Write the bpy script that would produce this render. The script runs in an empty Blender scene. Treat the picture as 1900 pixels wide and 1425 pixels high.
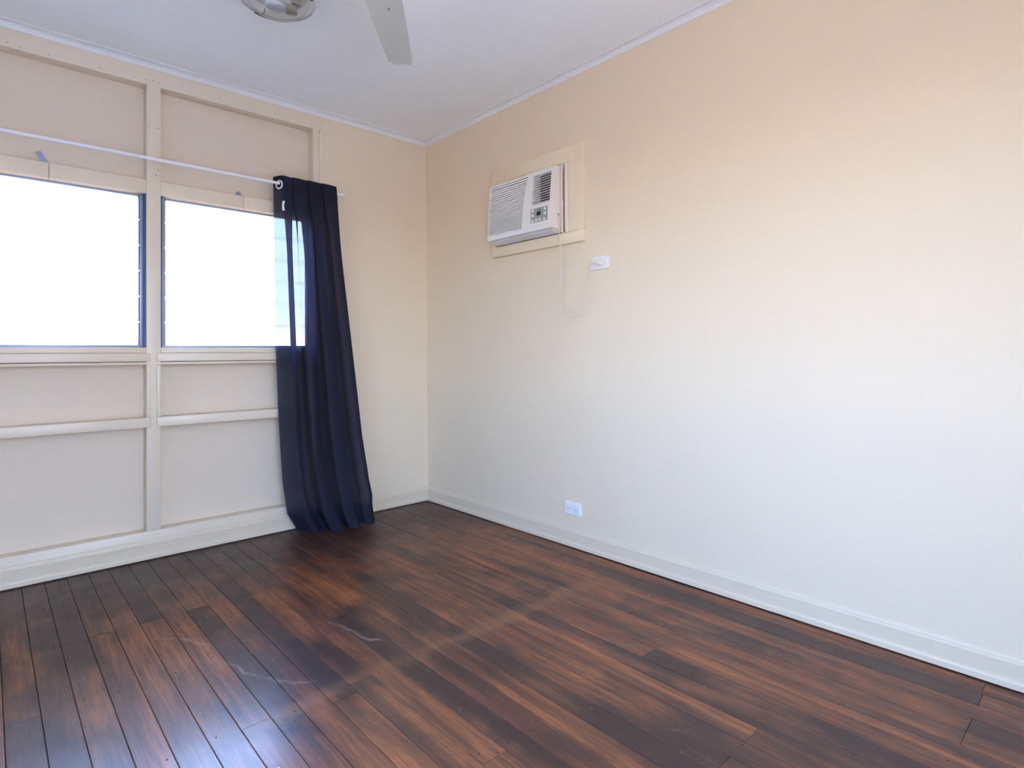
import bpy, bmesh, math, random
from mathutils import Vector, Matrix

random.seed(7)
SC = bpy.context.scene
COL = SC.collection
PI = math.pi

# ------------------------------------------------------------------ camera
CAM_P = Vector((-2.4180, -3.5761, 1.0879))
YAW, PITCH, ROLL, FPX = 0.8286, 0.0108, -0.0069, 1065.676
F0 = Vector((math.cos(YAW), math.sin(YAW), 0)); R0 = Vector((math.sin(YAW), -math.cos(YAW), 0)); U0 = Vector((0, 0, 1))
CF = math.cos(PITCH) * F0 + math.sin(PITCH) * U0
CU = -math.sin(PITCH) * F0 + math.cos(PITCH) * U0
CR = math.cos(ROLL) * R0 + math.sin(ROLL) * CU
CU = -math.sin(ROLL) * R0 + math.cos(ROLL) * CU
CU = CR.cross(CF)
cam = bpy.data.objects.new('camera', bpy.data.cameras.new('camera')); COL.objects.link(cam)
M = Matrix((CR, CU, -CF)).transposed().to_4x4(); M.translation = CAM_P
cam.matrix_world = M
cam.data.sensor_width = 36.0; cam.data.lens = FPX / 1900 * 36.0
cam.data.shift_y = -(712.5 - 645.005) / 1900
cam.data.clip_start = 0.02; cam.data.clip_end = 1000
SC.camera = cam

# ------------------------------------------------------------------ sky, sun, exposure
SKY_S, SUN_S = 11.5, 30.0
world = bpy.data.worlds.new('sky'); SC.world = world; world.use_nodes = True
nt = world.node_tree; nt.nodes.clear()
tc = nt.nodes.new('ShaderNodeTexCoord'); sp = nt.nodes.new('ShaderNodeSeparateXYZ')
rp = nt.nodes.new('ShaderNodeValToRGB'); bg = nt.nodes.new('ShaderNodeBackground'); wo = nt.nodes.new('ShaderNodeOutputWorld')
nt.links.new(tc.outputs['Generated'], sp.inputs[0]); nt.links.new(sp.outputs['Z'], rp.inputs['Fac'])
el = rp.color_ramp.elements
el[0].position = 0.0; el[0].color = (0.95, 0.88, 0.76, 1)
el[1].position = 1.0; el[1].color = (0.26, 0.46, 1.05, 1)
e = el.new(0.07); e.color = (0.66, 0.81, 1.06, 1)
e = el.new(0.32); e.color = (0.43, 0.67, 1.20, 1)
nt.links.new(rp.outputs['Color'], bg.inputs['Color']); bg.inputs['Strength'].default_value = SKY_S
nt.links.new(bg.outputs[0], wo.inputs[0])
sun = bpy.data.objects.new('sun', bpy.data.lights.new('sun', 'SUN')); COL.objects.link(sun)
sun.data.energy = SUN_S; sun.data.angle = 0.009; sun.data.color = (1.0, 0.80, 0.50)
sun.rotation_euler = Vector((-0.66, 0.50, -0.48)).to_track_quat('-Z', 'Y').to_euler()
SC.view_settings.view_transform = 'Standard'; SC.view_settings.look = 'None'
SC.view_settings.exposure = 0.12; SC.view_settings.gamma = 1.0
SC.view_settings.use_curve_mapping = False
SC.cycles.use_denoising = True
SC.cycles.max_bounces = 14; SC.cycles.diffuse_bounces = 8; SC.cycles.transparent_max_bounces = 24
SC.cycles.sample_clamp_indirect = 12.0

# ------------------------------------------------------------------ helpers
def link(o, parent=None):
    COL.objects.link(o)
    if parent is not None: o.parent = parent
    return o

def finish(bm, name, mat, parent=None, smooth=False, angle=None):
    bmesh.ops.recalc_face_normals(bm, faces=bm.faces)
    me = bpy.data.meshes.new(name); bm.to_mesh(me); bm.free()
    if mat: me.materials.append(mat)
    if smooth:
        for p in me.polygons: p.use_smooth = True
        if angle is not None:
            try: me.set_sharp_from_angle(angle=angle)
            except Exception: pass
    return link(bpy.data.objects.new(name, me), parent)

def bx(bm, x0, x1, y0, y1, z0, z1, bev=0.0, seg=2):
    vs = [bm.verts.new((x, y, z)) for x in (x0, x1) for y in (y0, y1) for z in (z0, z1)]
    fs = [(0, 1, 3, 2), (4, 6, 7, 5), (0, 4, 5, 1), (2, 3, 7, 6), (0, 2, 6, 4), (1, 5, 7, 3)]
    faces = [bm.faces.new([vs[i] for i in f]) for f in fs]
    if bev > 0:
        es = list({e for f in faces for e in f.edges})
        bmesh.ops.bevel(bm, geom=es, offset=bev, segments=seg, affect='EDGES', profile=0.5)

def box(name, mat, x0, x1, y0, y1, z0, z1, parent=None, bev=0.0, seg=2):
    bm = bmesh.new(); bx(bm, x0, x1, y0, y1, z0, z1, bev, seg)
    return finish(bm, name, mat, parent, bev > 0, 0.6)

def prism(name, mat, prof, place, a0, a1, parent=None, smooth=False, n=1):
    """sweep a closed profile [(u,v)] between a0 and a1; place(u,v,a) -> xyz"""
    bm = bmesh.new(); rings = []
    for k in range(n + 1):
        a = a0 + (a1 - a0) * k / n
        rings.append([bm.verts.new(place(u, v, a)) for u, v in prof])
    m = len(prof)
    for k in range(n):
        for i in range(m):
            j = (i + 1) % m
            bm.faces.new((rings[k][i], rings[k][j], rings[k + 1][j], rings[k + 1][i]))
    bm.faces.new(rings[0]); bm.faces.new(list(reversed(rings[-1])))
    return finish(bm, name, mat, parent, smooth, 0.5)

def tube_bm(bm, pts, r, n=10, cap=True, closed=False):
    pts = [Vector(p) for p in pts]; rings = []
    m = len(pts); up = None
    for i, p in enumerate(pts):
        if closed: t = (pts[(i + 1) % m] - pts[i - 1]).normalized()
        else: t = (pts[min(i + 1, m - 1)] - pts[max(i - 1, 0)]).normalized()
        if up is None:
            up = t.orthogonal().normalized()
        up = (up - t * up.dot(t)).normalized(); b = t.cross(up)
        rr = r[i] if isinstance(r, (list, tuple)) else r
        rings.append([bm.verts.new(p + rr * (math.cos(2 * PI * k / n) * up + math.sin(2 * PI * k / n) * b)) for k in range(n)])
    for i in range(m if closed else m - 1):
        A, B = rings[i], rings[(i + 1) % m]
        for k in range(n):
            bm.faces.new((A[k], A[(k + 1) % n], B[(k + 1) % n], B[k]))
    if cap and not closed:
        bm.faces.new(list(reversed(rings[0]))); bm.faces.new(rings[-1])

def tube(name, mat, pts, r, parent=None, n=10, closed=False):
    bm = bmesh.new(); tube_bm(bm, pts, r, n, True, closed)
    return finish(bm, name, mat, parent, True, 0.9)

def lathe_bm(bm, prof, c, axis='z', n=40):
    """prof [(r,h)] revolved about axis through c"""
    def P(r, h, a):
        ca, sa = math.cos(a) * r, math.sin(a) * r
        return Vector(c) + (Vector((ca, sa, h)) if axis == 'z' else Vector((h, ca, sa)) if axis == 'x' else Vector((ca, h, sa)))
    rings = []
    for r, h in prof:
        if r < 1e-6: rings.append([bm.verts.new(P(0, h, 0))])
        else: rings.append([bm.verts.new(P(r, h, 2 * PI * k / n)) for k in range(n)])
    for A, B in zip(rings, rings[1:]):
        for k in range(n):
            a, a2, b, b2 = A[k % len(A)], A[(k + 1) % n % len(A)], B[k % len(B)], B[(k + 1) % n % len(B)]
            vs = []
            for v in (a, a2, b2, b):
                if v not in vs: vs.append(v)
            if len(vs) > 2: bm.faces.new(vs)

def lathe(name, mat, prof, c, axis='z', parent=None, n=40, angle=0.7):
    bm = bmesh.new(); lathe_bm(bm, prof, c, axis, n)
    return finish(bm, name, mat, parent, True, angle)

def empty(name, loc=(0, 0, 0)):
    o = bpy.data.objects.new(name, None); o.location = loc; o.empty_display_size = 0.05
    return link(o)

def thing(o, label, cat, group=None):
    o['label'] = label; o['category'] = cat
    if group: o['group'] = group
    return o

def struct(o, label=None):
    o['kind'] = 'structure'
    if label: o['label'] = label
    return o

def keep(child, parent):            # parent that already has a location: keep world placement
    child.parent = parent
    child.matrix_parent_inverse = Matrix.Translation(parent.location).inverted()
    return child

def copy_obj(o, parent=None, loc=None):
    c = o.copy(); COL.objects.link(c)
    if parent is not None: c.parent = parent
    if loc is not None: c.location = loc
    return c

# ------------------------------------------------------------------ materials
def lin(r, g, b):
    f = lambda c: (c / 255 / 12.92) if c / 255 <= 0.04045 else ((c / 255 + 0.055) / 1.055) ** 2.4
    return (f(r), f(g), f(b), 1)

def mat(name, color, rough=0.5, metal=0.0, spec=0.5, noise=0.0, nscale=20, bump=0.0, bscale=120, rvar=0.0):
    m = bpy.data.materials.new(name); m.use_nodes = True
    t = m.node_tree; b = t.nodes['Principled BSDF']
    b.inputs['Base Color'].default_value = color; b.inputs['Roughness'].default_value = rough
    b.inputs['Metallic'].default_value = metal; b.inputs['Specular IOR Level'].default_value = spec
    ge = t.nodes.new('ShaderNodeNewGeometry')
    if noise > 0:
        n = t.nodes.new('ShaderNodeTexNoise'); n.inputs['Scale'].default_value = nscale; n.inputs['Detail'].default_value = 5
        t.links.new(ge.outputs['Position'], n.inputs['Vector'])
        mx = t.nodes.new('ShaderNodeMix'); mx.data_type = 'RGBA'
        mx.inputs['A'].default_value = color
        mx.inputs['B'].default_value = tuple(c * (1 - noise) for c in color[:3]) + (1,)
        t.links.new(n.outputs['Fac'], mx.inputs['Factor']); t.links.new(mx.outputs['Result'], b.inputs['Base Color'])
        if rvar > 0:
            mr = t.nodes.new('ShaderNodeMapRange'); mr.inputs['To Min'].default_value = rough - rvar; mr.inputs['To Max'].default_value = rough + rvar
            t.links.new(n.outputs['Fac'], mr.inputs['Value']); t.links.new(mr.outputs['Result'], b.inputs['Roughness'])
    if bump > 0:
        n2 = t.nodes.new('ShaderNodeTexNoise'); n2.inputs['Scale'].default_value = bscale; n2.inputs['Detail'].default_value = 3
        t.links.new(ge.outputs['Position'], n2.inputs['Vector'])
        bu = t.nodes.new('ShaderNodeBump'); bu.inputs['Strength'].default_value = bump; bu.inputs['Distance'].default_value = 0.002
        t.links.new(n2.outputs['Fac'], bu.inputs['Height']); t.links.new(bu.outputs['Normal'], b.inputs['Normal'])
    return m

WALL_C = lin(227, 211, 184)
M_wall = mat('cream_wall_paint', WALL_C, 0.55, noise=0.03, nscale=3, bump=0.08, bscale=160)
M_panel = mat('cream_sheet_paint', lin(224, 209, 187), 0.6, noise=0.05, nscale=4, bump=0.12, bscale=90)
M_trim = mat('cream_trim_gloss', lin(227, 213, 190), 0.35, noise=0.05, nscale=9, bump=0.1, bscale=60)
M_skirt = mat('cream_skirting_gloss', lin(221, 206, 180), 0.38, noise=0.06, nscale=8, bump=0.1, bscale=50)
M_ceil = mat('white_ceiling_paint', lin(241, 246, 246), 0.7, noise=0.02, nscale=2)
M_corn = mat('white_cornice_paint', lin(226, 227, 226), 0.5)
M_white = mat('white_bounce_paint', lin(234, 238, 244), 0.6)  # unseen walls made cool white to brighten and cool the bounced light
M_gapdark = mat('dark_gap', lin(30, 24, 22), 0.9)
M_alu = mat('sky_tinted_aluminium', lin(150, 164, 194), 0.35, metal=0.25, noise=0.1, nscale=30)  # blue of the reflected sky is put into the base colour
M_alu_shade = mat('shaded_blue_channel', lin(62, 76, 112), 0.4, metal=0.3)  # shade beside the studs painted in as a dark blue tone
M_rod = mat('white_powder_coat', lin(236, 238, 242), 0.3)
M_plastic = mat('white_plastic', lin(226, 226, 224), 0.35)
M_plastic_w = mat('warm_white_plastic', lin(232, 222, 212), 0.4)
M_acgrey = mat('grey_plastic_underside', lin(205, 210, 212), 0.45)
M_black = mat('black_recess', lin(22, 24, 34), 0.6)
M_ctrl = mat('grey_control_pad', lin(150, 156, 150), 0.4)
M_button = mat('pale_button', lin(222, 224, 218), 0.4)
M_screen = mat('dark_display', lin(28, 36, 38), 0.15)
M_bare = mat('bare_timber', lin(186, 128, 72), 0.7, noise=0.35, nscale=60)
M_caulk = mat('white_filler', lin(224, 224, 226), 0.6, bump=0.6, bscale=90)
M_slot = mat('dark_slot', lin(60, 64, 80), 0.7)
M_cord = mat('pale_cord', lin(205, 202, 194), 0.5)
M_chrome = mat('brushed_chrome', lin(150, 150, 155), 0.22, metal=1.0)
M_brass = mat('nickel_lampholder', lin(190, 178, 150), 0.28, metal=0.9)
M_fan = mat('white_fan_blade', lin(188, 192, 187), 0.45)
M_bulb = mat('frosted_bulb', lin(244, 244, 246), 0.25)
M_tag = mat('white_cloth_label', lin(240, 240, 238), 0.8)
M_nail = mat('nail_head', lin(30, 24, 22), 0.6)
M_ground = mat('dry_grass_ground', lin(192, 142, 66), 0.95, noise=0.4, nscale=1.5)

def glass_mat(name, tint, refl=0.06, rough=0.02):
    m = bpy.data.materials.new(name); m.use_nodes = True; t = m.node_tree; t.nodes.clear()
    tr = t.nodes.new('ShaderNodeBsdfTransparent'); tr.inputs['Color'].default_value = tint
    gl = t.nodes.new('ShaderNodeBsdfGlossy'); gl.inputs['Roughness'].default_value = rough
    fr = t.nodes.new('ShaderNodeFresnel'); fr.inputs['IOR'].default_value = 1.45
    ml = t.nodes.new('ShaderNodeMath'); ml.operation = 'MULTIPLY'; ml.inputs[1].default_value = 1.0 * refl / 0.06
    mx = t.nodes.new('ShaderNodeMixShader'); o = t.nodes.new('ShaderNodeOutputMaterial')
    t.links.new(fr.outputs[0], ml.inputs[0]); t.links.new(ml.outputs[0], mx.inputs['Fac'])
    t.links.new(tr.outputs[0], mx.inputs[1]); t.links.new(gl.outputs[0], mx.inputs[2]); t.links.new(mx.outputs[0], o.inputs['Surface'])
    return m
M_glass = glass_mat('clear_louvre_glass', (0.95, 0.96, 0.96, 1))
M_dish = glass_mat('clear_dish_glass', (0.90, 0.94, 0.96, 1), 0.12, 0.06)

def milky_glass(name, tint, milk, refl):
    m = glass_mat(name, tint, refl, 0.08); t = m.node_tree
    o = [n for n in t.nodes if n.type == 'OUTPUT_MATERIAL'][0]; src = o.inputs['Surface'].links[0].from_socket
    df = t.nodes.new('ShaderNodeBsdfDiffuse'); df.inputs['Color'].default_value = lin(222, 230, 234)
    mx = t.nodes.new('ShaderNodeMixShader'); mx.inputs['Fac'].default_value = milk
    t.links.new(src, mx.inputs[1]); t.links.new(df.outputs[0], mx.inputs[2]); t.links.new(mx.outputs[0], o.inputs['Surface'])
    return m
M_dish = milky_glass('pressed_dish_glass', (0.96, 0.98, 0.99, 1), 0.10, 0.06)
M_rimglass = milky_glass('rim_glass', (0.94, 0.96, 0.97, 1), 0.62, 0.03)
def fabric_mat(name, color, open_fac):
    m = bpy.data.materials.new(name); m.use_nodes = True; t = m.node_tree; t.nodes.clear()
    o = t.nodes.new('ShaderNodeOutputMaterial')
    uv = t.nodes.new('ShaderNodeUVMap')
    mp = t.nodes.new('ShaderNodeMapping'); mp.inputs['Scale'].default_value = (420, 640, 1)
    n = t.nodes.new('ShaderNodeTexNoise'); n.inputs['Scale'].default_value = 1.0; n.inputs['Detail'].default_value = 2
    t.links.new(uv.outputs[0], mp.inputs['Vector']); t.links.new(mp.outputs[0], n.inputs['Vector'])
    mr = t.nodes.new('ShaderNodeMapRange'); mr.inputs['From Min'].default_value = 0.3; mr.inputs['From Max'].default_value = 0.7
    mr.inputs['To Min'].default_value = open_fac * 0.55; mr.inputs['To Max'].default_value = open_fac * 1.45
    t.links.new(n.outputs['Fac'], mr.inputs['Value'])
    tlc = tuple(min(1, c * 2.4 + 0.012) for c in color[:2]) + (min(1, color[2] * 2.9 + 0.03), 1)
    df = t.nodes.new('ShaderNodeBsdfDiffuse'); df.inputs['Color'].default_value = color
    tl = t.nodes.new('ShaderNodeBsdfTranslucent'); tl.inputs['Color'].default_value = tlc
    tr = t.nodes.new('ShaderNodeBsdfTransparent'); tr.inputs['Color'].default_value = (0.94, 0.96, 1.0, 1)
    m1 = t.nodes.new('ShaderNodeMixShader'); m1.inputs['Fac'].default_value = 0.35
    m2 = t.nodes.new('ShaderNodeMixShader')
    t.links.new(df.outputs[0], m1.inputs[1]); t.links.new(tl.outputs[0], m1.inputs[2])
    t.links.new(mr.outputs[0], m2.inputs['Fac']); t.links.new(m1.outputs[0], m2.inputs[1]); t.links.new(tr.outputs[0], m2.inputs[2])
    t.links.new(m2.outputs[0], o.inputs['Surface'])
    return m
M_fabric = fabric_mat('sheer_navy_weave', lin(49, 51, 65), 0.115)

def floor_mat():
    m = bpy.data.materials.new('worn_hardwood_board'); m.use_nodes = True
    t = m.node_tree; N = t.nodes; L = t.links; b = N['Principled BSDF']
    ge = N.new('ShaderNodeNewGeometry'); oi = N.new('ShaderNodeObjectInfo')
    sx = N.new('ShaderNodeSeparateXYZ'); L.new(ge.outputs['Position'], sx.inputs[0])
    def math_(op, a, bb=None, clamp=False):
        n = N.new('ShaderNodeMath'); n.operation = op; n.use_clamp = clamp
        for i, v in enumerate((a, bb)):
            if v is None: continue
            if isinstance(v, (int, float)): n.inputs[i].default_value = v
            else: L.new(v, n.inputs[i])
        return n.outputs[0]
    def comb(x, y, z):
        n = N.new('ShaderNodeCombineXYZ')
        for i, v in enumerate((x, y, z)):
            if isinstance(v, (int, float)): n.inputs[i].default_value = v
            else: L.new(v, n.inputs[i])
        return n.outputs[0]
    def noise(vec, scale, detail=4, rough=0.55, dist=0.0):
        n = N.new('ShaderNodeTexNoise'); n.inputs['Scale'].default_value = scale; n.inputs['Detail'].default_value = detail
        n.inputs['Roughness'].default_value = rough; n.inputs['Distortion'].default_value = dist; L.new(vec, n.inputs['Vector'])
        return n.outputs['Fac']
    def rng(v, a, c, lo=0.0, hi=1.0):
        n = N.new('ShaderNodeMapRange'); n.inputs['From Min'].default_value = a; n.inputs['From Max'].default_value = c
        n.inputs['To Min'].default_value = lo; n.inputs['To Max'].default_value = hi; L.new(v, n.inputs['Value'])
        return n.outputs[0]
    def mixc(f, a, c, mode='MIX'):
        n = N.new('ShaderNodeMix'); n.data_type = 'RGBA'; n.blend_type = mode
        for k, v in (('Factor', f), ('A', a), ('B', c)):
            if isinstance(v, (int, float)): n.inputs[k].default_value = v
            elif isinstance(v, tuple): n.inputs[k].default_value = v
            else: L.new(v, n.inputs[k])
        return n.outputs['Result']
    x, y = sx.outputs['X'], sx.outputs['Y']; rnd = oi.outputs['Random']
    r100 = math_('MULTIPLY', rnd, 37.0)
    gx = math_('ADD', x, r100)
    grain = noise(comb(math_('MULTIPLY', gx, 55.0), math_('MULTIPLY', y, 2.2), r100), 1.0, 6, 0.6, 0.6)
    fine = noise(comb(math_('MULTIPLY', gx, 260.0), math_('MULTIPLY', y, 9.0), r100), 1.0, 3, 0.6)
    streak = noise(comb(math_('MULTIPLY', gx, 16.0), math_('MULTIPLY', y, 1.3), r100), 1.0, 4, 0.55)
    blotch = noise(comb(x, math_('MULTIPLY', y, 0.7), 0.0), 2.3, 5, 0.6, 0.4)
    blotch2 = noise(comb(x, y, 7.0), 5.5, 5, 0.62, 0.3)
    # board body colour
    rp = N.new('ShaderNodeValToRGB'); L.new(rnd, rp.inputs['Fac']); e = rp.color_ramp.elements
    e[0].position = 0; e[0].color = lin(96, 62, 46); e[1].position = 1; e[1].color = lin(172, 108, 68)
    q = e.new(0.3); q.color = lin(116, 70, 48); q = e.new(0.55); q.color = lin(152, 92, 58); q = e.new(0.8); q.color = lin(98, 64, 50)
    base = mixc(rng(streak, 0.35, 0.68), rp.outputs['Color'], lin(172, 104, 62))
    base = mixc(rng(grain, 0.42, 0.70, 0, 0.75), base, lin(74, 44, 38))
    base = mixc(rng(fine, 0.42, 0.72, 0, 0.55), base, lin(60, 38, 34))
    # old dark stain, heavy by the window wall, patchy elsewhere
    dk = math_('ADD', rng(math_('ADD', blotch, math_('MULTIPLY', math_('ADD', rnd, -0.5), 0.30)), 0.44, 0.64), math_('MULTIPLY', rng(streak, 0.6, 0.35), 0.35))
    near = rng(math_('ADD', y, math_('MULTIPLY', blotch2, 0.5)), -0.75, -0.15)
    dk = math_('MAXIMUM', math_('MULTIPLY', dk, 0.82), math_('MULTIPLY', near, 0.85), True)
    base = mixc(math_('MINIMUM', dk, 0.9, True), base, lin(54, 40, 37))
    # pale worn strip across the boards where a partition stood
    band = math_('SUBTRACT', 1.0, rng(math_('ABSOLUTE', math_('ADD', y, math_('ADD', 1.80, math_('MULTIPLY', math_('ADD', blotch2, -0.5), 0.12)))), 0.012, 0.055), True)
    band = math_('MULTIPLY', band, rng(blotch2, 0.3, 0.55))
    band = math_('MULTIPLY', band, rng(math_('ABSOLUTE', math_('ADD', x, 1.1)), 0.95, 0.6))
    base = mixc(math_('MULTIPLY', band, 0.36, True), base, lin(164, 116, 78))
    # scuffs and scratches
    sc = noise(comb(math_('MULTIPLY', x, 9.0), math_('MULTIPLY', y, 9.0), 3.0), 1.0, 8, 0.75, 1.2)
    scm = math_('MULTIPLY', rng(sc, 0.62, 0.72), rng(blotch, 0.36, 0.52))
    base = mixc(math_('MULTIPLY', scm, 0.4, True), base, lin(176, 150, 132))
    wv = N.new('ShaderNodeTexVoronoi'); wv.inputs['Scale'].default_value = 8.0; L.new(comb(x, y, 0.0), wv.inputs['Vector'])
    speck = math_('MULTIPLY', math_('LESS_THAN', wv.outputs['Distance'], 0.028), math_('GREATER_THAN', sc, 0.5))
    base = mixc(math_('MULTIPLY', speck, 0.8), base, lin(214, 204, 190))
    for (cx_, cy_, r_, ax_, ay_, ar_) in ((-0.67, -1.31, 0.705, -1.34, -1.45, 0.30), (-1.344, -1.359, 0.433, -1.71, -1.57, 0.22), (-2.022, -1.213, 0.219, -1.87, -1.10, 0.17)):
        def dist(px_, py_):
            a_ = math_('ADD', x, -px_); c_ = math_('ADD', y, -py_)
            return math_('SQRT', math_('ADD', math_('MULTIPLY', a_, a_), math_('MULTIPLY', c_, c_)))
        w_ = math_('ABSOLUTE', math_('ADD', math_('ADD', dist(cx_, cy_), -r_), math_('MULTIPLY', math_('ADD', blotch2, -0.5), 0.10)))
        arc = math_('MULTIPLY', rng(w_, 0.011, 0.002), rng(dist(ax_, ay_), ar_, ar_ * 0.5))
        arc = math_('MULTIPLY', arc, rng(sc, 0.40, 0.60))
        base = mixc(math_('MULTIPLY', arc, 0.40), base, lin(196, 168, 150))
    L.new(base, b.inputs['Base Color'])
    glossy = rng(math_('ADD', x, math_('MULTIPLY', blotch, 0.8)), -0.85, -1.45)
    glossy = math_('MULTIPLY', glossy, rng(math_('ADD', y, math_('MULTIPLY', blotch2, 0.4)), -0.75, -1.45))
    L.new(glossy, b.inputs['Coat Weight']); b.inputs['Coat Roughness'].default_value = 0.21; b.inputs['Coat IOR'].default_value = 1.62
    ro = math_('ADD', rng(blotch2, 0.3, 0.7, 0.32, 0.46), rng(fine, 0.3, 0.7, -0.03, 0.05))
    L.new(ro, b.inputs['Roughness'])
    b.inputs['Specular IOR Level'].default_value = 0.4
    bu = N.new('ShaderNodeBump'); bu.inputs['Strength'].default_value = 0.25; bu.inputs['Distance'].default_value = 0.0015
    L.new(math_('ADD', grain, math_('ADD', math_('MULTIPLY', fine, 0.5), math_('MULTIPLY', blotch2, 0.8))), bu.inputs['Height']); L.new(bu.outputs['Normal'], b.inputs['Normal'])
    return m
M_floor = floor_mat()

# ------------------------------------------------------------------ room shell
XL, YB = -3.50, -4.20            # left wall face, wall behind the camera
WY = 0.018                       # plaster face of window wall and right wall (x or y)
PY = 0.093                       # recessed sheet face between the studs
CZ = 2.678                       # ceiling
OUT = 0.125
S1, S2 = (-1.781, -1.714), (-0.862, -0.798)      # studs in view
S0 = (-2.700, -2.633)                            # stud left of the frame
Z_SILL, Z_HEAD, Z_HTOP = 1.136, 1.965, 2.040

ground = struct(box('ground', M_ground, -250, 250, -250, 250, -0.95, -0.75))

M_bounce = mat('pale_bounce_slab', lin(232, 234, 236), 0.85, noise=0.15, nscale=2)  # pale surface for the added slabs that reflect daylight indoors
struct(box('bounce_apron', M_bounce, XL - 3.6, 0.6, -4.2, 3.6, -0.76, -0.74))  # unseen apron added to throw cool light onto the ceiling
struct(box('bounce_deck', M_bounce, -5.0, 2.0, -9.5, YB - 0.1, -0.74, -0.03))  # unseen deck added to bounce light up through the doorway
struct(box('sun_blocker', M_corn, -0.42, -0.36, -6.05, YB - 0.1, -0.03, 3.80))  # unseen upright added to keep direct sun out of the doorway
# window wall : pieces of one wall
wall_back = struct(empty('wall_back'))
def wb(name, *a, m=M_panel, **k): return box(name, m, *a, parent=wall_back, **k)
bays = [(S0[0], S1[1]), (S1[0], S2[1])]
xm, xe = (S1[0] + S1[1]) / 2, S2[0] + 0.03
x0_ = (S0[0] + S0[1]) / 2
for a, b_ in ((x0_, xm - 0.001), (xm + 0.001, xe)):       # painted sheets between the studs, one per bay and height
    wb('sheet_panel', a, b_, PY, OUT, -0.02, 0.733)
    wb('sheet_panel', a, b_, PY, OUT, 0.735, 1.1062)
    wb('sheet_panel', a, b_, PY, OUT, 1.9655, CZ + 0.05)
wb('lower_sheet', XL - 0.1, x0_ - 0.001, PY, OUT, -0.02, 1.1062)
wb('upper_sheet', XL - 0.1, x0_ - 0.001, PY, OUT, 1.9655, CZ + 0.05)
wb('side_sheet', XL - 0.1, S0[0] + .03, PY, OUT, 1.1065, 1.9652)
wb('corner_sheet', S2[1] - 0.004, WY + 0.12, WY, OUT, -0.02, CZ + 0.05, m=M_wall)
wb('left_corner_sheet', XL - 0.1, S0[0], WY, PY, 0.0, CZ + 0.05, m=M_wall)

wall_right = struct(box('wall_right', M_wall, WY, WY + 0.12, YB - 0.1, WY, -0.02, CZ + 0.05))
wall_front = struct(empty('wall_front'))        # behind the camera, with a doorway opening added to let in fill daylight
DX0, DX1, DZ = -2.75, -1.35, 2.08
for a in ((XL - 0.1, DX0, -0.02, CZ + 0.05), (DX1, WY, -0.02, CZ + 0.05), (DX0, DX1, DZ, CZ + 0.05)):
    box('wall_sheet', M_white, a[0], a[1], YB - 0.1, YB, a[2], a[3], parent=wall_front)
# left wall with its own window bank (outside the frame, beside the camera)
LW0, LW1 = -3.30, -1.45
LZ0, LZ1 = 0.88, 2.22
wall_left = struct(empty('wall_left'))
for nm, a in (('lower_sheet', (YB, WY, -0.02, LZ0)), ('upper_sheet', (YB, WY, LZ1, CZ + 0.05)), ('side_sheet', (YB, LW0, LZ0, LZ1)), ('side_sheet', (LW1, WY, LZ0, LZ1))):
    box(nm, M_white, XL - 0.1, XL, *a, parent=wall_left)

# ceiling : two sheets with a joint
ceiling = struct(empty('ceiling'))
box('ceiling_sheet', M_ceil, XL - 0.1, WY + 0.12, -1.1742, OUT, CZ, CZ + 0.012, ceiling)
box('ceiling_sheet', M_ceil, XL - 0.1, WY + 0.12, -2.40, -1.1758, CZ, CZ + 0.012, ceiling)
box('ceiling_sheet', M_ceil, XL - 0.1, WY + 0.12, YB - 0.1, -2.4012, CZ, CZ + 0.012, ceiling)
box('ceiling_backing', M_corn, XL - 0.1, WY + 0.12, YB - 0.1, OUT, CZ + 0.012, CZ + 0.05, ceiling)

# floor : every board its own piece
floor = struct(empty('floor'))
box('subfloor', M_gapdark, XL - 0.1, WY + 0.12, YB - 0.1, OUT, -0.10, -0.022, floor)
BW, BX0 = 0.0846, -2.2905
GAP = 0.0013
def board_mesh(half):
    bm = bmesh.new(); h = half; c = 0.0014
    prof = [(-h, -0.02), (-h, -c), (-h + c, 0.0), (h - c, 0.0), (h, -c), (h, -0.02)]
    A = [bm.verts.new((u, -0.5, v)) for u, v in prof]; B = [bm.verts.new((u, 0.5, v)) for u, v in prof]
    n = len(prof)
    for i in range(n): bm.faces.new((A[i], A[(i + 1) % n], B[(i + 1) % n], B[i]))
    bm.faces.new(A); bm.faces.new(list(reversed(B)))
    bmesh.ops.recalc_face_normals(bm, faces=bm.faces)
    me = bpy.data.meshes.new('floorboard'); bm.to_mesh(me); bm.free(); me.materials.append(M_floor); return me
BM = board_mesh(BW / 2 - GAP / 2)
joists = [-0.36, -0.82, -1.31, -1.80, -2.36, -2.82, -3.23, -3.70]
known = {0: [-0.82], 1: [-2.6], 21: [-1.80, -3.5], 26: [-3.226], 10: [-2.39], 8: [-1.86], 17: [-2.82], 12: [-0.6, -2.9]}
k0 = int(math.floor((XL - BX0) / BW)); k = k0
nails = []
while True:
    xa = BX0 + k * BW
    if xa > WY: break
    xb = min(xa + BW, WY + 0.05)
    cuts = known.get(k)
    if cuts is None:
        j = random.choice(joists); cuts = [j]
        j2 = random.choice(joists)
        if abs(j2 - j) > 1.2: cuts.append(j2)
    ys = [0.09] + sorted(cuts, reverse=True) + [YB - 0.02]
    for a, b_ in zip(ys, ys[1:]):
        o = bpy.data.objects.new('floorboard', BM); link(o, floor)
        o.location = ((xa + xa + BW) / 2, (a + b_) / 2, random.uniform(-0.0006, 0.0006)); o.scale = (1, a - b_ - 0.0015, 1)
    for j in joists:
        for f in (0.25, 0.75):
            if random.random() < 0.35: nails.append((xa + BW * f + random.uniform(-.004, .004), j + random.uniform(-.02, .02)))
    k += 1
bm = bmesh.new()
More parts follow.
